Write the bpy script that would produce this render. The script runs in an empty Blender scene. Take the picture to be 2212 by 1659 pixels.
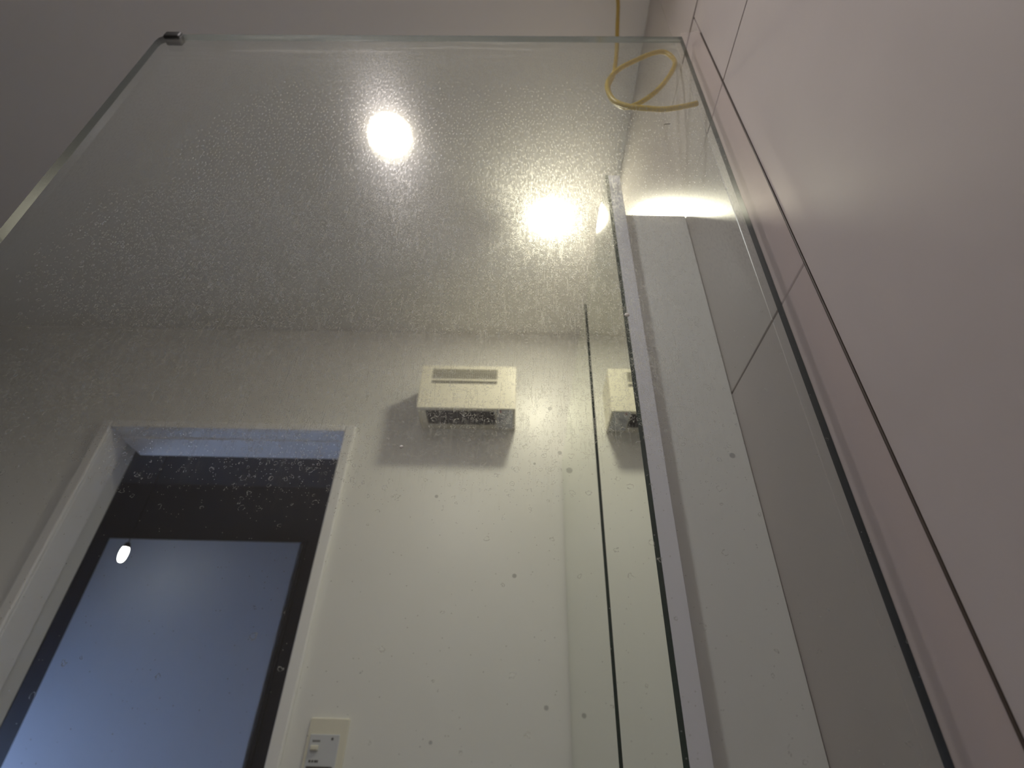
import bpy, bmesh, math, random
from mathutils import Vector, Matrix

S = bpy.context.scene
C = S.collection
random.seed(7)

# ------------------------------------------------------------------ camera
cam_d = bpy.data.cameras.new('camera')
cam = bpy.data.objects.new('camera', cam_d)
C.objects.link(cam)
S.camera = cam
cam_d.sensor_fit = 'HORIZONTAL'
cam_d.sensor_width = 36.0
cam_d.lens = 19.211
cam_d.clip_start = 0.01
cam_d.clip_end = 50
_r = Vector((0.999708, 0.000944, 0.024130))
_u = Vector((-0.018876, -0.592702, 0.805201))
_f = Vector((-0.015062, 0.805421, 0.592511))
cam.matrix_world = Matrix(((_r.x, _u.x, -_f.x, 0.0),
                           (_r.y, _u.y, -_f.y, 0.0),
                           (_r.z, _u.z, -_f.z, 1.2),
                           (0, 0, 0, 1)))
cam_d.dof.use_dof = True
cam_d.dof.focus_distance = 0.43
cam_d.dof.aperture_fstop = 7.5

# ------------------------------------------------------------------ world, exposure
W = bpy.data.worlds.new('world')
S.world = W
W.use_nodes = True
W.node_tree.nodes['Background'].inputs[0].default_value = (0.50, 0.64, 1.0, 1)
W.node_tree.nodes['Background'].inputs[1].default_value = 2.7
S.view_settings.view_transform = 'Standard'
S.view_settings.look = 'None'
S.view_settings.gamma = 1.0
S.view_settings.use_curve_mapping = False
S.view_settings.exposure = 1.38
LAMP1, LAMP2, LAMP_HALL = 135.0, 57.0, 6.0
S.cycles.max_bounces = 8
S.cycles.diffuse_bounces = 5
S.cycles.glossy_bounces = 4
S.cycles.transparent_max_bounces = 12
S.cycles.adaptive_threshold = 0.05
S.cycles.use_light_tree = False
S.cycles.sample_clamp_indirect = 6.0


# ------------------------------------------------------------------ material helpers
class NT:
    def __init__(self, name):
        self.m = bpy.data.materials.new(name)
        self.m.use_nodes = True
        self.t = self.m.node_tree
        self.t.nodes.clear()
        self.out = self.t.nodes.new('ShaderNodeOutputMaterial')

    def n(self, kind, ins=None, **props):
        nd = self.t.nodes.new('ShaderNode' + kind)
        for k, v in props.items():
            setattr(nd, k, v)
        for k, v in (ins or {}).items():
            if hasattr(v, 'node'):
                self.t.links.new(v, nd.inputs[k])
            else:
                nd.inputs[k].default_value = v
        return nd

    def math(self, op, a, b=0.0, c=0.0, clamp=False):
        nd = self.t.nodes.new('ShaderNodeMath')
        nd.operation = op
        nd.use_clamp = clamp
        for i, v in enumerate((a, b, c)):
            if hasattr(v, 'node'):
                self.t.links.new(v, nd.inputs[i])
            else:
                nd.inputs[i].default_value = v
        return nd.outputs[0]

    def ramp(self, v, a, b, c=0.0, d=1.0, smooth=True):
        nd = self.n('MapRange', {'Value': v, 'From Min': a, 'From Max': b, 'To Min': c, 'To Max': d})
        nd.interpolation_type = 'SMOOTHSTEP' if smooth else 'LINEAR'
        return nd.outputs[0]

    def mix(self, fac, a, b):
        return self.n('MixShader', {0: fac, 1: a, 2: b}).outputs[0]

    def end(self, sh):
        self.t.links.new(sh, self.out.inputs[0])
        return self.m


def plain(name, col, rough=0.5, var=0.06, scale=8.0, bump=0.0, bscale=250.0, spec=0.5, metal=0.0, coat=0.0):
    k = NT(name)
    co = k.n('TexCoord').outputs['Object']
    nz = k.n('TexNoise', {'Vector': co, 'Scale': scale, 'Detail': 4.0}).outputs['Fac']
    a = tuple(c * (1 - var) for c in col) + (1,)
    b = tuple(min(1, c * (1 + var)) for c in col) + (1,)
    mx = k.n('Mix', {'Factor': nz, 6: a, 7: b}, data_type='RGBA').outputs[2]
    ins = {'Base Color': mx, 'Roughness': rough, 'Specular IOR Level': spec, 'Metallic': metal, 'Coat Weight': coat}
    if bump:
        fz = k.n('TexNoise', {'Vector': co, 'Scale': bscale, 'Detail': 3.0}).outputs['Fac']
        ins['Normal'] = k.n('Bump', {'Height': fz, 'Strength': bump, 'Distance': 0.001}).outputs[0]
    return k.end(k.n('BsdfPrincipled', ins).outputs[0])


def emitter(name, col, strength, sampled=True):
    k = NT(name)
    if not sampled:
        k.m.cycles.emission_sampling = 'NONE'
    return k.end(k.n('Emission', {'Color': col + (1,), 'Strength': strength}).outputs[0])


M = {}
M['paint'] = plain('white_wall_paint', (0.84, 0.84, 0.825), 0.34, 0.03, 5, 0.10, 160, 0.45)
M['greywall'] = plain('bounce_damping_wall', (0.26, 0.29, 0.34), 0.5, 0.04, 5)  # unseen left wall, darkened so less light bounces into the left side
M['ceil'] = plain('ceiling_paint', (0.86, 0.85, 0.84), 0.6, 0.03, 4, 0.08, 200)
M['trim'] = plain('white_gloss_trim', (0.90, 0.90, 0.91), 0.28, 0.02, 6)
M['tile'] = plain('beige_wall_tile', (0.555, 0.505, 0.485), 0.46, 0.05, 14, 0.05, 120)
M['gloss'] = plain('beige_gloss_panel', (0.555, 0.51, 0.485), 0.27, 0.04, 14)
M['grout'] = plain('dark_grout', (0.05, 0.042, 0.035), 0.9, 0.2, 60)
M['floor'] = plain('grey_floor', (0.74, 0.72, 0.71), 0.5, 0.1, 12)
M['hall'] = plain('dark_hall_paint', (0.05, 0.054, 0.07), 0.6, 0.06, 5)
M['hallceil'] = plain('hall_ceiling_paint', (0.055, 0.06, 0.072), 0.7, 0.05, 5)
M['leaf'] = plain('pale_blue_door_paint', (0.74, 0.78, 0.88), 0.75, 0.03, 3)
M['plastic'] = plain('cream_plastic', (0.80, 0.77, 0.66), 0.35, 0.02, 10)
M['plastic2'] = plain('grey_white_plastic', (0.62, 0.64, 0.68), 0.4, 0.02, 10)
M['black'] = plain('black_rubber', (0.012, 0.012, 0.012), 0.55, 0.2, 40)
M['dark'] = plain('dark_grille_metal', (0.07, 0.068, 0.062), 0.5, 0.15, 40)
M['red'] = plain('red_indicator_plastic', (0.35, 0.03, 0.02), 0.3)
M['print'] = plain('dark_print', (0.08, 0.08, 0.08), 0.6)
M['board'] = plain('white_cabinet_board', (0.90, 0.88, 0.96), 0.4, 0.02, 10)
M['side'] = plain('grey_cabinet_laminate', (0.86, 0.85, 0.84), 0.22, 0.02, 10)
M['cable'] = plain('yellow_cable_sheath', (0.62, 0.42, 0.04), 0.35, 0.12, 60)
M['silicone'] = plain('dark_silicone', (0.07, 0.055, 0.045), 0.5, 0.3, 90)
M['lens1'] = emitter('downlight_lens_neutral', (1.0, 0.94, 0.93), LAMP1)
M['lens2'] = emitter('downlight_lens_warm', (1.0, 0.915, 0.70), LAMP2)
M['rim'] = emitter('opal_lamp_rim', (1.0, 0.88, 0.68), 4.5, False)
M['lens3'] = emitter('hall_lamp_glow', (1.0, 0.97, 0.92), LAMP_HALL, False)


def mirror_mat():
    k = NT('silvered_mirror')
    return k.end(k.n('BsdfGlossy', {'Color': (0.90, 0.915, 0.88, 1), 'Roughness': 0.0}).outputs[0])


def edge_mat(name, base, gl, rough=0.08):
    k = NT(name)
    pr = k.n('BsdfPrincipled', {'Base Color': base + (1,), 'Roughness': rough, 'Specular IOR Level': gl})
    return k.end(pr.outputs[0])


def top_mat():
    k = NT('polished_top_edge')
    a = k.n('BsdfTranslucent', {'Color': (0.10, 0.11, 0.105, 1)}).outputs[0]
    b = k.n('BsdfGlossy', {'Color': (0.8, 0.85, 0.82, 1), 'Roughness': 0.15}).outputs[0]
    return k.end(k.mix(0.35, a, b))


def schlick(k, r0=0.04):
    f = k.n('LayerWeight', {'Blend': 0.5}).outputs['Facing']
    p = k.math('POWER', f, 5.0)
    return k.math('MULTIPLY_ADD', p, 1 - r0, r0)


def clear_glass(name, tint, r0=0.04, rough=0.012):
    k = NT(name)
    tr = k.n('BsdfTransparent', {'Color': tint + (1,)}).outputs[0]
    gl = k.n('BsdfGlossy', {'Color': (1, 1, 1, 1), 'Roughness': rough}).outputs[0]
    return k.end(k.mix(schlick(k, r0), tr, gl))


def spotted_glass():
    """Glass with dried water marks: rings, dots, run marks and a fine film."""
    k = NT('water_marked_glass')
    co = k.n('TexCoord').outputs['Object']
    sp = k.n('SeparateXYZ', {0: co})
    x, z = sp.outputs[0], sp.outputs[2]
    flat = k.n('CombineXYZ', {0: x, 1: z, 2: 0.0}).outputs[0]
    wob = k.n('TexNoise', {'Vector': flat, 'Scale': 420.0, 'Detail': 1.0}).outputs['Color']
    wv = k.n('VectorMath', {0: wob, 1: (0.5, 0.5, 0.5)}, operation='SUBTRACT').outputs[0]
    ws = k.n('VectorMath', {0: wv, 'Scale': 0.0032}, operation='SCALE').outputs[0]
    fv = k.n('VectorMath', {0: flat, 1: ws}, operation='ADD').outputs[0]

    def rings(scale, rmin, rvar, width, dens):
        vo = k.n('TexVoronoi', {'Vector': fv, 'Scale': scale, 'Randomness': 0.85}, voronoi_dimensions='2D')
        cs = k.n('SeparateColor', {0: vo.outputs['Color']})
        r = k.math('MULTIPLY_ADD', cs.outputs[0], rvar, rmin)
        d = k.math('ABSOLUTE', k.math('SUBTRACT', vo.outputs['Distance'], r))
        ring = k.ramp(d, width, width * 0.35)
        have = k.math('LESS_THAN', cs.outputs[1], dens)
        brk = k.ramp(k.n('TexNoise', {'Vector': flat, 'Scale': scale * 2.2, 'Detail': 2.0}).outputs['Fac'], 0.38, 0.55, 0.15, 1.0)
        return k.math('MULTIPLY', k.math('MULTIPLY', ring, have), brk)

    def dots(scale, rad, dens):
        vo = k.n('TexVoronoi', {'Vector': flat, 'Scale': scale, 'Randomness': 1.0}, voronoi_dimensions='2D')
        cs = k.n('SeparateColor', {0: vo.outputs['Color']})
        return k.math('MULTIPLY', k.ramp(vo.outputs['Distance'], rad, rad * 0.4), k.math('LESS_THAN', cs.outputs[1], dens))

    # where the marks lie: thick above head height, thinning downward and towards the wall side
    blot = k.n('TexNoise', {'Vector': flat, 'Scale': 9.0, 'Detail': 2.0}).outputs['Fac']
    zz = k.math('MULTIPLY_ADD', k.math('SUBTRACT', blot, 0.5), 0.10, z)
    up = k.ramp(zz, 1.325, 1.46)
    up2 = k.ramp(zz, 1.45, 1.72)
    rt = k.ramp(x, 0.165, 0.085)
    lf = k.ramp(x, -0.46, -0.22)
    side = k.math('MULTIPLY', rt, lf)
    dz = k.math('MULTIPLY', up, side)
    d1 = k.math('MULTIPLY_ADD', dz, 0.58, 0.004)
    topfade = k.ramp(z, 1.75, 1.60)
    ring_a = k.math('MULTIPLY', rings(190.0, 0.20, 0.16, 0.062, d1), k.math('MULTIPLY_ADD', topfade, 0.92, 0.08))
    ring_b = k.math('MULTIPLY', rings(320.0, 0.20, 0.14, 0.085, k.math('MULTIPLY_ADD', dz, 0.42, 0.004)), k.math('MULTIPLY_ADD', topfade, 0.9, 0.1))
    dot_a = k.math('MULTIPLY', dots(620.0, 0.24, k.math('MULTIPLY_ADD', dz, 0.42, 0.01)), k.math('MULTIPLY_ADD', topfade, 0.85, 0.15))
    dot_b = dots(330.0, 0.09, 0.02)
    # run marks: thin vertical lines
    sv = k.n('CombineXYZ', {0: k.math('MULTIPLY', x, 1.0), 1: k.math('MULTIPLY', z, 0.075), 2: 0.0}).outputs[0]
    swv = k.n('VectorMath', {0: sv, 1: k.n('VectorMath', {0: wv, 'Scale': 0.0012}, operation='SCALE').outputs[0]}, operation='ADD').outputs[0]
    sn = k.n('TexNoise', {'Vector': swv, 'Scale': 210.0, 'Detail': 2.0, 'Roughness': 0.55}).outputs['Fac']
    runs = k.ramp(k.math('ABSOLUTE', k.math('SUBTRACT', sn, 0.5)), 0.03, 0.006)
    bv2 = k.n('CombineXYZ', {0: x, 1: k.math('MULTIPLY', z, 0.3), 2: 5.0}).outputs[0]
    rbrk = k.ramp(k.n('TexNoise', {'Vector': bv2, 'Scale': 170.0, 'Detail': 3.0}).outputs['Fac'], 0.40, 0.58)
    runs = k.math('MULTIPLY', k.math('MULTIPLY', runs, rbrk), k.math('MULTIPLY', k.math('MULTIPLY_ADD', dz, 0.62, 0.01), k.ramp(z, 1.90, 1.62, 0.12, 1.0)))
    # fine grained film on the upper part, smooth along the left
    gv = k.n('CombineXYZ', {0: x, 1: k.math('MULTIPLY', z, 0.33), 2: 0.0}).outputs[0]
    gr = k.n('TexNoise', {'Vector': gv, 'Scale': 560.0, 'Detail': 2.0, 'Roughness': 0.6}).outputs['Fac']
    grain = k.math('MULTIPLY', k.ramp(gr, 0.42, 0.72), k.math('MULTIPLY', up2, k.ramp(x, -0.50, -0.30, 0.25, 1.0)))
    # horizontal streaks along the top edge
    tv = k.n('CombineXYZ', {0: k.math('MULTIPLY', x, 0.05), 1: z, 2: 3.0}).outputs[0]
    tn = k.n('TexNoise', {'Vector': tv, 'Scale': 95.0, 'Detail': 2.0}).outputs['Fac']
    top_streaks = k.math('MULTIPLY', k.ramp(tn, 0.50, 0.72), k.ramp(z, 1.93, 1.985))
    grain = k.math('MULTIPLY', grain, k.math('MULTIPLY', k.ramp(z, 2.03, 1.97), k.ramp(z, 1.95, 1.75, 0.75, 1.0)))

    m1 = k.math('MAXIMUM', k.math('MAXIMUM', ring_a, ring_b), k.math('MAXIMUM', dot_a, dot_b))
    m1 = k.math('MAXIMUM', m1, runs)
    mask = k.math('MAXIMUM', k.math('MULTIPLY', m1, 0.95), k.math('MULTIPLY', grain, 0.6))
    mask = k.math('MAXIMUM', mask, k.math('MULTIPLY', top_streaks, 0.45))
    # soft grey splashes (round, a few only)
    spots = None
    for sx, sz, sr in ((0.0215, 1.4172, .0017), (0.0275, 1.3817, .0016), (0.0335, 1.3686, .0023), (-0.0522, 1.3481, .0012),
                       (0.1433, 1.3823, .0022), (-0.0013, 1.2991, .0014), (0.0357, 1.2297, .0013), (0.0165, 1.2327, .0013),
                       (-0.0412, 1.2164, .0010), (0.0105, 1.3730, .0010)):
        dd = k.n('VectorMath', {0: flat, 1: (sx, sz, 0)}, operation='DISTANCE').outputs['Value']
        s1 = k.ramp(dd, sr * 1.15, sr * 0.65)
        spots = s1 if spots is None else k.math('MAXIMUM', spots, s1)

    film = k.math('MULTIPLY', k.ramp(z, 1.30, 1.62), k.ramp(x, 0.30, 0.05, 0.45, 1.0))
    tr = k.n('BsdfTransparent', {'Color': (0.945, 0.972, 0.962, 1)}).outputs[0]
    gl = k.n('BsdfGlossy', {'Color': (1, 1, 1, 1), 'Roughness': 0.012}).outputs[0]
    clean = k.mix(schlick(k, 0.04), tr, gl)
    sc_a = k.n('BsdfRefraction', {'Color': (0.97, 0.98, 0.95, 1), 'Roughness': 1.0, 'IOR': 1.15}).outputs[0]
    sc_b = k.n('BsdfRefraction', {'Color': (0.97, 0.98, 0.95, 1), 'Roughness': 1.0, 'IOR': k.ramp(z, 1.40, 1.57, 0.72, 0.92, smooth=False)}).outputs[0]
    scat = k.mix(k.ramp(z, 1.90, 1.55, 0.05, 0.5), sc_a, sc_b)
    dif = k.n('BsdfDiffuse', {'Color': (0.85, 0.87, 0.86, 1)}).outputs[0]
    trl = k.n('BsdfTranslucent', {'Color': (0.85, 0.87, 0.86, 1)}).outputs[0]
    chalk = k.mix(0.6, dif, trl)
    fac = k.math('MULTIPLY_ADD', mask, 0.21, k.math('MULTIPLY', film, 0.035), clamp=True)
    fac = k.math('MULTIPLY_ADD', k.math('MULTIPLY', m1, k.ramp(z, 1.62, 1.45)), 0.22, fac, clamp=True)
    sh = k.mix(fac, clean, scat)
    sh = k.mix(k.math('MULTIPLY_ADD', mask, 0.20, k.math('MULTIPLY', film, 0.03)), sh, chalk)
    halo = k.n('BsdfGlossy', {'Color': (1, 0.97, 0.95, 1), 'Roughness': 0.28}).outputs[0]
    sh = k.mix(k.math('MULTIPLY_ADD', mask, 0.04, 0.006), sh, halo)
    grey = k.n('BsdfTransparent', {'Color': (0.52, 0.53, 0.54, 1)}).outputs[0]
    sh = k.mix(k.math('MULTIPLY', spots, 0.75), sh, grey)
    return k.end(sh)


M['mirror'] = mirror_mat()
M['green_edge'] = edge_mat('dark_green_glass_edge', (0.006, 0.030, 0.022), 0.6)
M['pane_edge'] = edge_mat('grey_green_glass_edge', (0.018, 0.024, 0.028), 0.35, 0.3)
M['pane_top'] = top_mat()
M['glass_back'] = clear_glass('clear_glass_back', (0.972, 0.99, 0.984), 0.02)
M['glass_front'] = spotted_glass()
k = NT('clear_plastic_seal')
M['seal'] = k.end(k.mix(0.16, k.n('BsdfTransparent', {'Color': (0.97, 0.955, 0.95, 1)}).outputs[0],
                        k.n('BsdfDiffuse', {'Color': (0.80, 0.75, 0.74, 1)}).outputs[0]))
M['window'] = clear_glass('window_glass', (0.95, 0.97, 1.0))


# ------------------------------------------------------------------ mesh helpers
def link(name, me, parent=None, loc=(0, 0, 0)):
    o = bpy.data.objects.new(name, me)
    C.objects.link(o)
    o.parent = parent
    o.location = loc
    return o


def mesh_of(name, bm, mats, smooth=False):
    me = bpy.data.meshes.new(name)
    bmesh.ops.recalc_face_normals(bm, faces=bm.faces)
    bm.to_mesh(me)
    bm.free()
    for m in (mats if isinstance(mats, (list, tuple)) else [mats]):
        me.materials.append(m)
    if smooth:
        for p in me.polygons:
            p.use_smooth = True
    return me


def add_box(bm, a, b, bevel=0.0, seg=2):
    (x0, y0, z0), (x1, y1, z1) = a, b
    v = [bm.verts.new(p) for p in ((x0, y0, z0), (x1, y0, z0), (x1, y1, z0), (x0, y1, z0),
                                   (x0, y0, z1), (x1, y0, z1), (x1, y1, z1), (x0, y1, z1))]
    fs = [bm.faces.new([v[i] for i in q]) for q in ((0, 3, 2, 1), (4, 5, 6, 7), (0, 1, 5, 4), (1, 2, 6, 5), (2, 3, 7, 6), (3, 0, 4, 7))]
    if bevel:
        ed = set(e for f in fs for e in f.edges)
        bmesh.ops.bevel(bm, geom=list(ed), offset=bevel, segments=seg, affect='EDGES', profile=0.5)


def box(name, a, b, mat, parent=None, bevel=0.0, loc=None):
    """box object in coordinates relative to the parent's origin; a top-level box sits at its own base"""
    if parent is None:
        o = ((a[0] + b[0]) / 2, (a[1] + b[1]) / 2, min(a[2], b[2])) if loc is None else loc
    else:
        o = parent.get('_o', (0, 0, 0)) if False else (0, 0, 0)
    bm = bmesh.new()
    off = Vector(o) if parent is None else parent.matrix_basis.translation
    if parent is not None and parent.parent is not None:
        off = off + parent.parent.matrix_basis.translation
    add_box(bm, tuple(Vector(a) - off), tuple(Vector(b) - off), bevel)
    return link(name, mesh_of(name, bm, mat), parent, o)


def base_of(o):
    v = Vector((0, 0, 0))
    while o is not None:
        v += o.matrix_basis.translation
        o = o.parent
    return v


def part(name, bm, mat, parent, smooth=False):
    """bm is in world coordinates; moved to the parent's origin"""
    bmesh.ops.translate(bm, vec=-base_of(parent), verts=bm.verts)
    return link(name, mesh_of(name, bm, mat, smooth), parent)


def empty(name, loc, label, cat, group=None):
    o = bpy.data.objects.new(name, None)
    o.empty_display_size = 0.05
    C.objects.link(o)
    o.location = loc
    o['label'] = label
    o['category'] = cat
    if group:
        o['group'] = group
    return o


def struct(o, label=None):
    o['kind'] = 'structure'
    if label:
        o['label'] = label
    return o


def plate(bm, us, ws, holes, to3):
    """solid plate on a grid us x ws with the cells in holes left open; to3(u, w, side) gives the point (side 0 front, 1 back)"""
    nu, nw = len(us), len(ws)
    vs = [[[bm.verts.new(to3(us[i], ws[j], s)) for j in range(nw)] for i in range(nu)] for s in (0, 1)]
    solid = lambda i, j: 0 <= i < nu - 1 and 0 <= j < nw - 1 and (i, j) not in holes
    for i in range(nu - 1):
        for j in range(nw - 1):
            if not solid(i, j):
                continue
            for s in (0, 1):
                bm.faces.new((vs[s][i][j], vs[s][i + 1][j], vs[s][i + 1][j + 1], vs[s][i][j + 1]))
            for (di, dj, p, q) in ((-1, 0, (i, j), (i, j + 1)), (1, 0, (i + 1, j), (i + 1, j + 1)),
                                   (0, -1, (i, j), (i + 1, j)), (0, 1, (i, j + 1), (i + 1, j + 1))):
                if not solid(i + di, j + dj):
                    bm.faces.new((vs[0][p[0]][p[1]], vs[0][q[0]][q[1]], vs[1][q[0]][q[1]], vs[1][p[0]][p[1]]))
    for v in [v for v in bm.verts if not v.link_faces]:
        bm.verts.remove(v)


def lathe(bm, prof, c, n=48, axis='z', close=False):
    rings = []
    for r, h in prof:
        ring = []
        for i in range(n):
            a = 2 * math.pi * i / n
            if axis == 'z':
                p = (c[0] + r * math.cos(a), c[1] + r * math.sin(a), c[2] + h)
            else:
                p = (c[0] + r * math.cos(a), c[1] + h, c[2] + r * math.sin(a))
            ring.append(bm.verts.new(p))
        rings.append(ring)
    for a, b in zip(rings, rings[1:]):
        for i in range(n):
            bm.faces.new((a[i], a[(i + 1) % n], b[(i + 1) % n], b[i]))
    if close:
        bm.faces.new(rings[0])
        bm.faces.new(rings[-1])


def catmull(pts, n=14):
    out = []
    P = [Vector(p) for p in pts]
    P = [2 * P[0] - P[1]] + P + [2 * P[-1] - P[-2]]
    for i in range(1, len(P) - 2):
        a, b, c, d = P[i - 1:i + 3]
        for j in range(n):
            t = j / n
            out.append(0.5 * (2 * b + (c - a) * t + (2 * a - 5 * b + 4 * c - d) * t * t + (3 * b - 3 * c + d - a) * t ** 3))
    out.append(P[-2])
    return out


def tube(bm, pts, r, n=12):
    up = Vector((0.3, 0.9, 0.2))
    rings = []
    for i, p in enumerate(pts):
        t = (pts[min(i + 1, len(pts) - 1)] - pts[max(i - 1, 0)]).normalized()
        a = (up - t * up.dot(t)).normalized()
        up = a
        b = t.cross(a)
        rings.append([bm.verts.new(p + r * (math.cos(q) * a + math.sin(q) * b)) for q in (2 * math.pi * j / n for j in range(n))])
    for A, B in zip(rings, rings[1:]):
        for j in range(n):
            bm.faces.new((A[j], A[(j + 1) % n], B[(j + 1) % n], B[j]))
    bm.faces.new(rings[0])
    bm.faces.new(rings[-1])


# ------------------------------------------------------------------ the room
XR, YB, YB2, ZC = 0.231, 1.3558, 1.506, 2.4       # tiled wall, back wall faces, ceiling
XL, YF, YH, XHL = -1.80, -0.46, 2.55, -2.45        # left wall, wall behind the viewer, far hall wall, hall end
struct(box('floor', (-3.1, -0.66, -0.1), (0.6, 2.75, 0.0), M['floor']))
ce = struct(box('ceiling', (-3.1, -0.66, ZC), (0.6, YB2, ZC + 0.1), M['ceil']))
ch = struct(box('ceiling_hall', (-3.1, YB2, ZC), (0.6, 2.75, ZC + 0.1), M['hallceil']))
struct(box('wall_left', (XL - 0.1, YF - 0.1, 0), (XL, YB, ZC), M['greywall']))
struct(box('wall_front', (XL, YF - 0.1, 0), (XR + 0.1, YF, ZC), M['tile']))

# back wall with the doorway
bm = bmesh.new()
OX0, OX1, OZ = -1.200, -0.490, 2.022
plate(bm, [XHL - 0.1, OX0, OX1, XR + 0.1], [0.0, OZ, ZC], {(1, 0)},
      lambda u, w, s: (u, YB if s == 0 else YB2 - 0.004, w))
wb = link('wall_back', mesh_of('wall_back', bm, M['paint']))
struct(wb)
# the hall side of the same wall
bm = bmesh.new()
plate(bm, [XHL - 0.1, OX0, OX1, XR + 0.1], [0.0, OZ, ZC], {(1, 0)},
      lambda u, w, s: (u, YB2 - 0.004 if s == 0 else YB2, w))
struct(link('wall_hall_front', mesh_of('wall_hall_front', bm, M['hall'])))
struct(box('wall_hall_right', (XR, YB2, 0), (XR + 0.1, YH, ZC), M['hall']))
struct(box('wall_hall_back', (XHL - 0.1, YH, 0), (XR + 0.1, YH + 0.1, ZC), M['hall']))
bm = bmesh.new()
plate(bm, [YB2, 1.80, 2.50, YH], [0.0, 0.06, 1.25, ZC], {(1, 1)}, lambda u, w, s: (XHL if s == 0 else XHL - 0.1, u, w))
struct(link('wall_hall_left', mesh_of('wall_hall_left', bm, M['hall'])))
# hall window
bm = bmesh.new()
plate(bm, [1.80, 1.84, 2.135, 2.165, 2.46, 2.50], [0.06, 0.11, 1.20, 1.25], {(1, 1), (3, 1)},
      lambda u, w, s: (XHL - (0.03 if s == 0 else 0.08), u, w))
win = link('window_1', mesh_of('window_1', bm, M['trim']))
struct(win)
for y0, y1 in ((1.84, 2.135), (2.165, 2.46)):
    box('pane', (XHL - 0.058, y0, 0.11), (XHL - 0.054, y1, 1.20), M['window'], win)

# right wall: backing in grout colour, plaster above, tiles one by one
wr = struct(box('wall_right', (XR + 0.006, YF, 0), (XR + 0.1, YB, ZC), M['grout']))
box('plaster_band', (XR, YF, 2.0695), (XR + 0.008, 0.3710, ZC), M['tile'], wr)
G = 0.0011


def seam(z):
    """the tile seam under the screen's edge is not quite plumb"""
    return 0.3089 - 0.0161 * (2.01 - z)


def tiles(y0, y1, zs, top=None):
    for a, b in zip(zs, zs[1:]):
        za, zb = a + G, b - G
        e = lambda y, z, s: (seam(z) if y is None else y) + s * G
        bm = bmesh.new()
        v = [bm.verts.new(p) for x in (XR, XR + 0.008) for p in
             ((x, e(y0, za, 1), za), (x, e(y1, za, -1), za), (x, e(y1, zb, -1), zb), (x, e(y0, zb, 1), zb))]
        for q in ((0, 1, 2, 3), (7, 6, 5, 4), (0, 4, 5, 1), (1, 5, 6, 2), (2, 6, 7, 3), (3, 7, 4, 0)):
            bm.faces.new([v[i] for i in q])
        bmesh.ops.bevel(bm, geom=list(bm.edges), offset=0.0006, segments=1, affect='EDGES')
        part('wall_panel' if top and b == zs[-1] else 'tile', bm, M[top] if top and b == zs[-1] else M['tile'], wr)


tiles(-0.295, None, [0.0, 0.672, 1.8718, 2.0655])
tiles(YF, -0.295, [0.0, 0.672, 1.8718, 2.0655])
rows = [0.0, 0.351, 0.951, 1.5511, 1.8718, 2.0655]
tiles(None, 0.372, rows)
tiles(0.3700, YB, [0.0, 0.351, 0.951, 1.5511, ZC], 'gloss')

# doorway trim: jambs, head and architraves
d1 = bpy.data.objects.new('door_1', None)
C.objects.link(d1)
d1.location = (-0.845, YB, 0)
struct(d1, 'white painted door frame around the dark doorway')


def lining(name, a, b, bev=0.0015):
    bm = bmesh.new()
    add_box(bm, a, b, bev)
    return part(name, bm, M['trim'], d1)


lining('jamb', (-1.199, YB - 0.001, 0), (-1.183, 1.432, 2.021))
lining('jamb', (-0.5024, YB - 0.001, 0), (-0.4905, YB2, 2.021))
lining('head_jamb', (-1.1825, YB - 0.001, 2.009), (-0.5028, YB2, 2.0215))
lining('door_stop', (-1.1825, 1.400, 2.0045), (-0.5028, YB2, 2.0088))
lining('architrave', (-1.2136, YB - 0.013, 0), (-1.1832, YB, 2.0302), 0.004)
lining('architrave', (-0.5022, YB - 0.013, 0), (-0.4723, YB, 2.0302), 0.004)
lining('architrave', (-1.1830, YB - 0.013, 2.0090), (-0.5024, YB, 2.0308), 0.004)

# closed door across the hall
d2 = bpy.data.objects.new('door_2', None)
C.objects.link(d2)
d2.location = (-1.42, YH, 0)
struct(d2, 'pale blue-grey flush door across the dark hall')
bm = bmesh.new()
add_box(bm, (-1.93, YH - 0.035, 0.01), (-1.02, YH, 2.10), 0.002)
part('door_leaf', bm, M['leaf'], d2)
bm = bmesh.new()
add_box(bm, (-1.95, YH - 0.014, 0.0), (-1.932, YH, 2.12))
add_box(bm, (-1.018, YH - 0.014, 0.0), (-1.0, YH, 2.12))
add_box(bm, (-1.932, YH - 0.014, 2.102), (-1.018, YH, 2.12))
part('door_frame', bm, M['hall'], d2)
bm = bmesh.new()
lathe(bm, [(0.0005, -0.05), (0.018, -0.05), (0.026, -0.04), (0.024, -0.02), (0.009, -0.012), (0.009, 0.0)], (-1.08, YH - 0.035, 1.0), 20, 'y')
part('door_knob', bm, M['dark'], d2, True)

# ------------------------------------------------------------------ shower screen
YG = 0.3241
TH = 0.008
scr = empty('shower_screen', (0, YG, 0.0), 'large clear glass shower panel covered in dried water spots', 'shower screen')
outl = [(-0.440, 0.0), (0.2143, 0.0), (0.2143, 2.040)]
# upper left corner is eased
tl = Vector((-0.5115, 2.032))
outl += [(-0.490, 2.0325), (-0.497, 2.0310), (-0.504, 2.0270), (-0.5085, 2.0205), (-0.5095, 2.0120), (-0.4870, 1.600)]
bm = bmesh.new()
fr = [bm.verts.new((x, YG, max(z, 0.02))) for x, z in outl]
bk = [bm.verts.new((x, YG + TH, max(z, 0.02))) for x, z in outl]
f = bm.faces.new(fr)
f.material_index = 0
g = bm.faces.new(list(reversed(bk)))
g.material_index = 1
n = len(outl)
for i in range(n):
    q = bm.faces.new((fr[i], bk[i], bk[(i + 1) % n], fr[(i + 1) % n]))
    q.material_index = 3 if i == 2 else 2
part('glass_panel', bm, [M['glass_front'], M['glass_back'], M['pane_edge'], M['pane_top']], scr)
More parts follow.
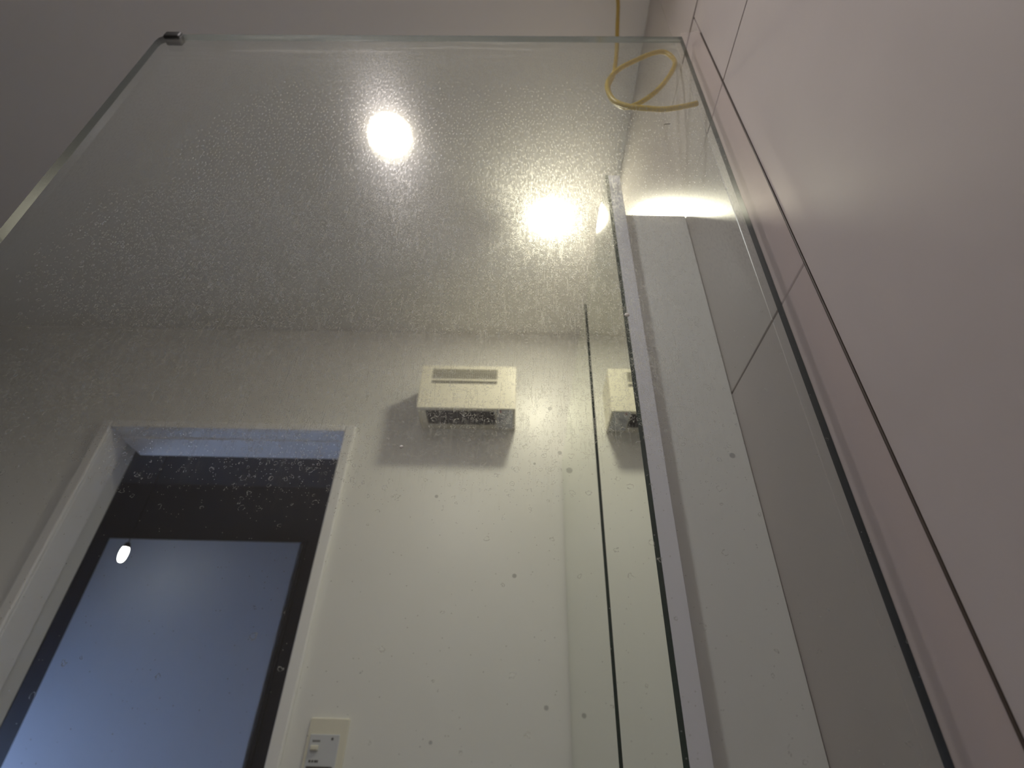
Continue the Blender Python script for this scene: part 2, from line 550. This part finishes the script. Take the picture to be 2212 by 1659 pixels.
# clear plastic fin between the glass and the tiles
bm = bmesh.new()
pts = [(0.2146, YG + 0.001), (0.2305, 0.3085)]
th = 0.0012
q0 = [(0.2146, YG, 0.02), (0.2302, seam(0.02), 0.02), (0.2302, seam(2.02), 2.020), (0.2150, YG, 2.052)]
a = [bm.verts.new(p) for p in q0]
b = [bm.verts.new((p[0], p[1] + 0.0016, p[2])) for p in q0]
bm.faces.new(a)
bm.faces.new(list(reversed(b)))
for i in range(4):
    bm.faces.new((a[i], b[i], b[(i + 1) % 4], a[(i + 1) % 4]))
o = part('edge_seal', bm, M['seal'], scr)
o['label'] = 'clear plastic strip sealing the glass to the tiles'
# dark silicone line where the fin meets the tiles
bm = bmesh.new()
tube(bm, [Vector((XR, seam(z), z)) for z in (0.05, 0.7, 1.3, 1.7, 2.012)], 0.0011, 8)
o = part('silicone_bead', bm, M['silicone'], scr, True)
o['label'] = 'thin dark silicone line along the tiled wall'
# small black cap on the upper left corner
bm = bmesh.new()
add_box(bm, (-0.503, YG - 0.003, 2.021), (-0.480, YG + TH + 0.003, 2.036), 0.003, 3)
o = part('corner_cap', bm, M['black'], scr, True)
o['label'] = 'small black rubber cap on the glass corner'

# ------------------------------------------------------------------ mirror cabinet on the tiled wall
XM, YC, ZM, YV, YMF = 0.1192, 0.4672, 1.9301, 0.7353, 1.1324
ZB = 1.03
cab = empty('mirror_cabinet', (XR, 0.8, ZB), 'wall cabinet with frameless mirror doors on the tiled wall', 'cabinet')
bm = bmesh.new()
add_box(bm, (0.1408, YC + 0.018, ZB + 0.02), (XR - 0.0005, YB - 0.001, 1.8610), 0.001, 1)
part('carcass', bm, M['side'], cab)


def mirror_door(y0, y1, dx=0.0, name='mirror_door'):
    bm = bmesh.new()
    add_box(bm, (0.1238 - dx, y0, ZB), (0.1409, y1, ZM), 0.0006, 1)
    d = part(name, bm, M['board'], cab)
    bm = bmesh.new()
    add_box(bm, (XM - dx, y0, ZB), (0.1236 - dx, y1, ZM))
    bmesh.ops.recalc_face_normals(bm, faces=bm.faces)
    for fc in bm.faces:
        fc.material_index = 0 if fc.normal.x < -0.9 else 1
    o = part('mirror_pane', bm, [M['mirror'], M['green_edge']], d)
    o['label'] = 'mirror glass with a dark green edge'
    return d


mirror_door(YC, YV - 0.003)
mirror_door(YV, YMF, 0.0022)
mirror_door(YMF + 0.0015, YB - 0.010)  # end filler, mirrored to send lamp light onto the back wall


# ------------------------------------------------------------------ ceiling downlights
def downlight(x, y, r, drop, rl, lens, label, rim=None):
    rim = rim or M['rim']
    t = empty('downlight', (x, y, ZC), label, 'light', 'ceiling downlights')
    bm = bmesh.new()
    lathe(bm, [(r * 0.99, 0.0), (r, -drop * 0.6), (r * 0.97, -drop), (rl * 1.07, -drop), (rl * 1.02, -drop + 0.003), (rl, -0.002)], (x, y, ZC))
    part('trim_ring', bm, rim, t, True)
    bm = bmesh.new()
    bm.faces.new([bm.verts.new((x + rl * math.cos(a), y + rl * math.sin(a), ZC - 0.0035)) for a in (2 * math.pi * i / 24 for i in range(24))])
    part('lens', bm, lens, t)
    return t


downlight(-0.309, -0.021, 0.0510, 0.020, 0.040, M['lens1'], 'round downlight over the shower, mirrored in the glass upper left')
downlight(0.0716, 0.894, 0.0490, 0.006, 0.0465, M['lens2'], 'warm round downlight above the mirror cabinet')

# ------------------------------------------------------------------ fan heater on the back wall
HX0, HX1, HY, HZ0, HZ1 = -0.2823, -0.0121, 1.240, 2.0273, 2.174
ht = empty('fan_heater', ((HX0 + HX1) / 2, YB, HZ0), 'white wall-mounted fan heater with slotted front and dark outlet below', 'heater')
T = 0.004
bm = bmesh.new()
# front plate with two bands of slots
gx0, gx1 = -0.2520, -0.0660
plate(bm, [HX0, gx0, gx1, HX1], [HZ0, 2.1105, 2.1205, 2.1268, 2.1612, HZ1], {(1, 1), (1, 3)},
      lambda u, w, s: (u, HY + (T if s else 0), w))
# underside with the outlet opening
ox0, ox1, oy0, oy1 = -0.2610, -0.0685, 1.2580, 1.3300
plate(bm, [HX0, ox0, ox1, HX1], [HY + T, oy0, oy1, YB - 0.0005], {(1, 1)},
      lambda u, w, s: (u, w, HZ0 + 0.003 + (T if s else 0)))
add_box(bm, (HX0, HY + T, HZ0 + 0.0), (HX0 + T, YB - 0.0005, HZ1))
add_box(bm, (HX1 - T, HY + T, HZ0 + 0.0), (HX1, YB - 0.0005, HZ1))
add_box(bm, (HX0 + T, HY + T, HZ1 - T), (HX1 - T, YB - 0.0005, HZ1))
body = part('body', bm, M['plastic'], ht)
bv = body.modifiers.new('bevel', 'BEVEL')
bv.width = 0.0012
bv.segments = 2
bv.limit_method = 'ANGLE'
# black block behind the slots, standing in for the shade inside
bm = bmesh.new()
add_box(bm, (HX0 + 0.008, HY + 0.022, HZ0 + 0.030), (HX1 - 0.008, YB - 0.01, HZ1 - 0.006))
part('inner_shade', bm, M['black'], ht)
bm = bmesh.new()
nsl = 30
for i in range(nsl):
    cx = gx0 + (gx1 - gx0) * (i + 0.5) / nsl
    add_box(bm, (cx - 0.0010, HY + 0.0008, 2.1266), (cx + 0.0010, HY + 0.003, 2.1614))
    add_box(bm, (cx - 0.0006, HY + 0.0008, 2.1103), (cx + 0.0006, HY + 0.003, 2.1207))
o = part('front_grille', bm, M['plastic'], ht)
o['kind'] = 'stuff'
bm = bmesh.new()
nf = 24
for i in range(nf):
    cx = ox0 + (ox1 - ox0) * (i + 0.5) / nf
    add_box(bm, (cx - 0.0008, oy0, HZ0 + 0.004), (cx + 0.0008, oy1, HZ0 + 0.026))
o = part('outlet_grille', bm, M['dark'], ht)
o['kind'] = 'stuff'
o['label'] = 'dark slotted hot air outlet'
bm = bmesh.new()
add_box(bm, (-0.0640, 1.2475, HZ0 + 0.0005), (-0.0185, 1.3440, HZ0 + 0.0032), 0.0008)
part('control_panel', bm, M['plastic2'], ht)
bm = bmesh.new()
lathe(bm, [(0.0005, -0.007), (0.0125, -0.007), (0.0145, -0.0055), (0.0150, 0.001)], (-0.0440, 1.2960, HZ0), 32)
part('thermostat_knob', bm, M['plastic2'], ht, True)
bm = bmesh.new()
lathe(bm, [(0.0003, -0.002), (0.0024, -0.0018), (0.0034, 0.0), (0.0034, 0.001)], (-0.0530, 1.2535, HZ0), 16)
o = part('indicator_light', bm, M['red'], ht, True)
o['label'] = 'small dark red indicator'

# ------------------------------------------------------------------ light switch on the back wall
sw = empty('light_switch', (-0.3875, YB, 1.19), 'white switch plate beside the right door architrave', 'switch')
bm = bmesh.new()
add_box(bm, (-0.4290, YB - 0.0075, 1.1900), (-0.3462, YB, 1.3068), 0.0025, 3)
part('plate', bm, M['plastic'], sw)
bm = bmesh.new()
add_box(bm, (-0.4215, YB - 0.0105, 1.1990), (-0.3600, YB - 0.0070, 1.2775), 0.0012)
ins = part('insert', bm, M['plastic2'], sw)
bm = bmesh.new()
add_box(bm, (-0.4160, YB - 0.0165, 1.2490), (-0.4000, YB - 0.0100, 1.2580), 0.002)
part('toggle', bm, M['plastic'], ins)
bm = bmesh.new()
lathe(bm, [(0.0003, -0.0008), (0.0024, -0.0006), (0.0026, 0.0002)], (-0.3745, YB - 0.0105, 1.2696), 16, 'y')
part('screw', bm, M['print'], ins)
for zz, hh, marks in ((1.2635, .0035, ((-0.4145, .003), (-0.4105, .0035), (-0.4060, .003), (-0.4020, .0028))),
                      (1.2285, .0045, ((-0.4150, .0045), (-0.4090, .004), (-0.4035, .0045), (-0.3985, .0028)))):
    bm = bmesh.new()
    for sx, wd in marks:
        add_box(bm, (sx, YB - 0.0107, zz), (sx + wd, YB - 0.0104, zz + hh))
    o = part('marking', bm, M['print'], ins)
    o['label'] = 'small dark printed marks'
    o['kind'] = 'stuff'
bm = bmesh.new()
add_box(bm, (-0.4180, YB - 0.0125, 1.2030), (-0.3650, YB - 0.0100, 1.2225), 0.001)
part('rocker', bm, M['dark'], ins)

# ------------------------------------------------------------------ yellow cable hanging from the ceiling
cpts = [(0.1700, 0.400, 2.400), (0.1672, 0.400, 2.360), (0.1600, 0.400, 2.292), (0.1543, 0.400, 2.2365), (0.1475, 0.398, 2.172),
        (0.1355, 0.395, 2.090), (0.1225, 0.392, 2.040), (0.1235, 0.389, 1.996), (0.1390, 0.386, 1.968), (0.1590, 0.382, 1.972), (0.1850, 0.378, 1.998),
        (0.2080, 0.374, 2.036), (0.2215, 0.372, 2.075), (0.2120, 0.371, 2.104), (0.1930, 0.369, 2.098), (0.1640, 0.368, 2.072),
        (0.1320, 0.366, 2.034), (0.1130, 0.364, 1.988), (0.1160, 0.362, 1.941), (0.1330, 0.360, 1.919),
        (0.1550, 0.357, 1.908), (0.1770, 0.354, 1.900), (0.2000, 0.352, 1.903), (0.2195, 0.350, 1.908)]
cb = empty('yellow_cable', (0.17, 0.40, 1.9), 'thin yellow cable hanging from the ceiling in a loop', 'cable')
bm = bmesh.new()
tube(bm, catmull(cpts, 10), 0.0034, 12)
part('sheath', bm, M['cable'], cb, True)

# ------------------------------------------------------------------ hall pendant seen through the doorway
hx, hy, hz = -1.602, 2.20, 1.925
pl = empty('pendant_lamp', (hx, hy, hz - 0.04), 'small glowing oval lamp in the dark hall', 'light')
bm = bmesh.new()
lathe(bm, [(0.0005, -0.036), (0.008, -0.033), (0.014, -0.021), (0.016, -0.004), (0.015, 0.014), (0.011, 0.027), (0.008, 0.030)], (hx, hy, hz), 24)
part('globe', bm, M['lens3'], pl, True)
bm = bmesh.new()
lathe(bm, [(0.012, 0.022), (0.0135, 0.030), (0.010, 0.040), (0.005, 0.045), (0.0006, 0.045)], (hx, hy, hz), 20)
part('cap', bm, M['black'], pl, True)
bm = bmesh.new()
tube(bm, [Vector((hx, hy, hz + 0.043)), Vector((hx, hy, 2.2)), Vector((hx, hy, ZC))], 0.002, 8)
part('cord', bm, M['black'], pl, True)

# ------------------------------------------------------------------ a hair and two dried drops on the glass
bm = bmesh.new()
tube(bm, catmull([(0.1570, YG - 0.0004, 1.8050), (0.1578, YG - 0.0005, 1.8066), (0.1605, YG - 0.0006, 1.8070), (0.1645, YG - 0.0004, 1.8078)], 6), 0.00035, 6)
hr = empty('short_hair', (0.16, YG, 1.805), 'short dark hair stuck to the glass under the cable loop', 'hair')
part('strand', bm, M['black'], hr, True)
M['lime'] = plain('white_lime_scale', (0.86, 0.85, 0.80), 0.5)
for dx, dz, rr, lab in ((0.0856, 1.5103, 0.0021, 'pale dried drop on the glass beside the mirror edge'),
                        (-0.0799, 1.3838, 0.0013, 'small pale dried drop on the glass left of the heater shadow')):
    dr = empty('dried_drop', (dx, YG, dz), lab, 'water drop', 'dried drops on the glass')
    bm = bmesh.new()
    lathe(bm, [(rr, 0.0002), (rr * 0.9, -rr * 0.12), (rr * 0.55, -rr * 0.26), (0.0001, -rr * 0.32)], (dx, YG, dz), 16, 'y')
    part('crust', bm, M['lime'], dr, True)
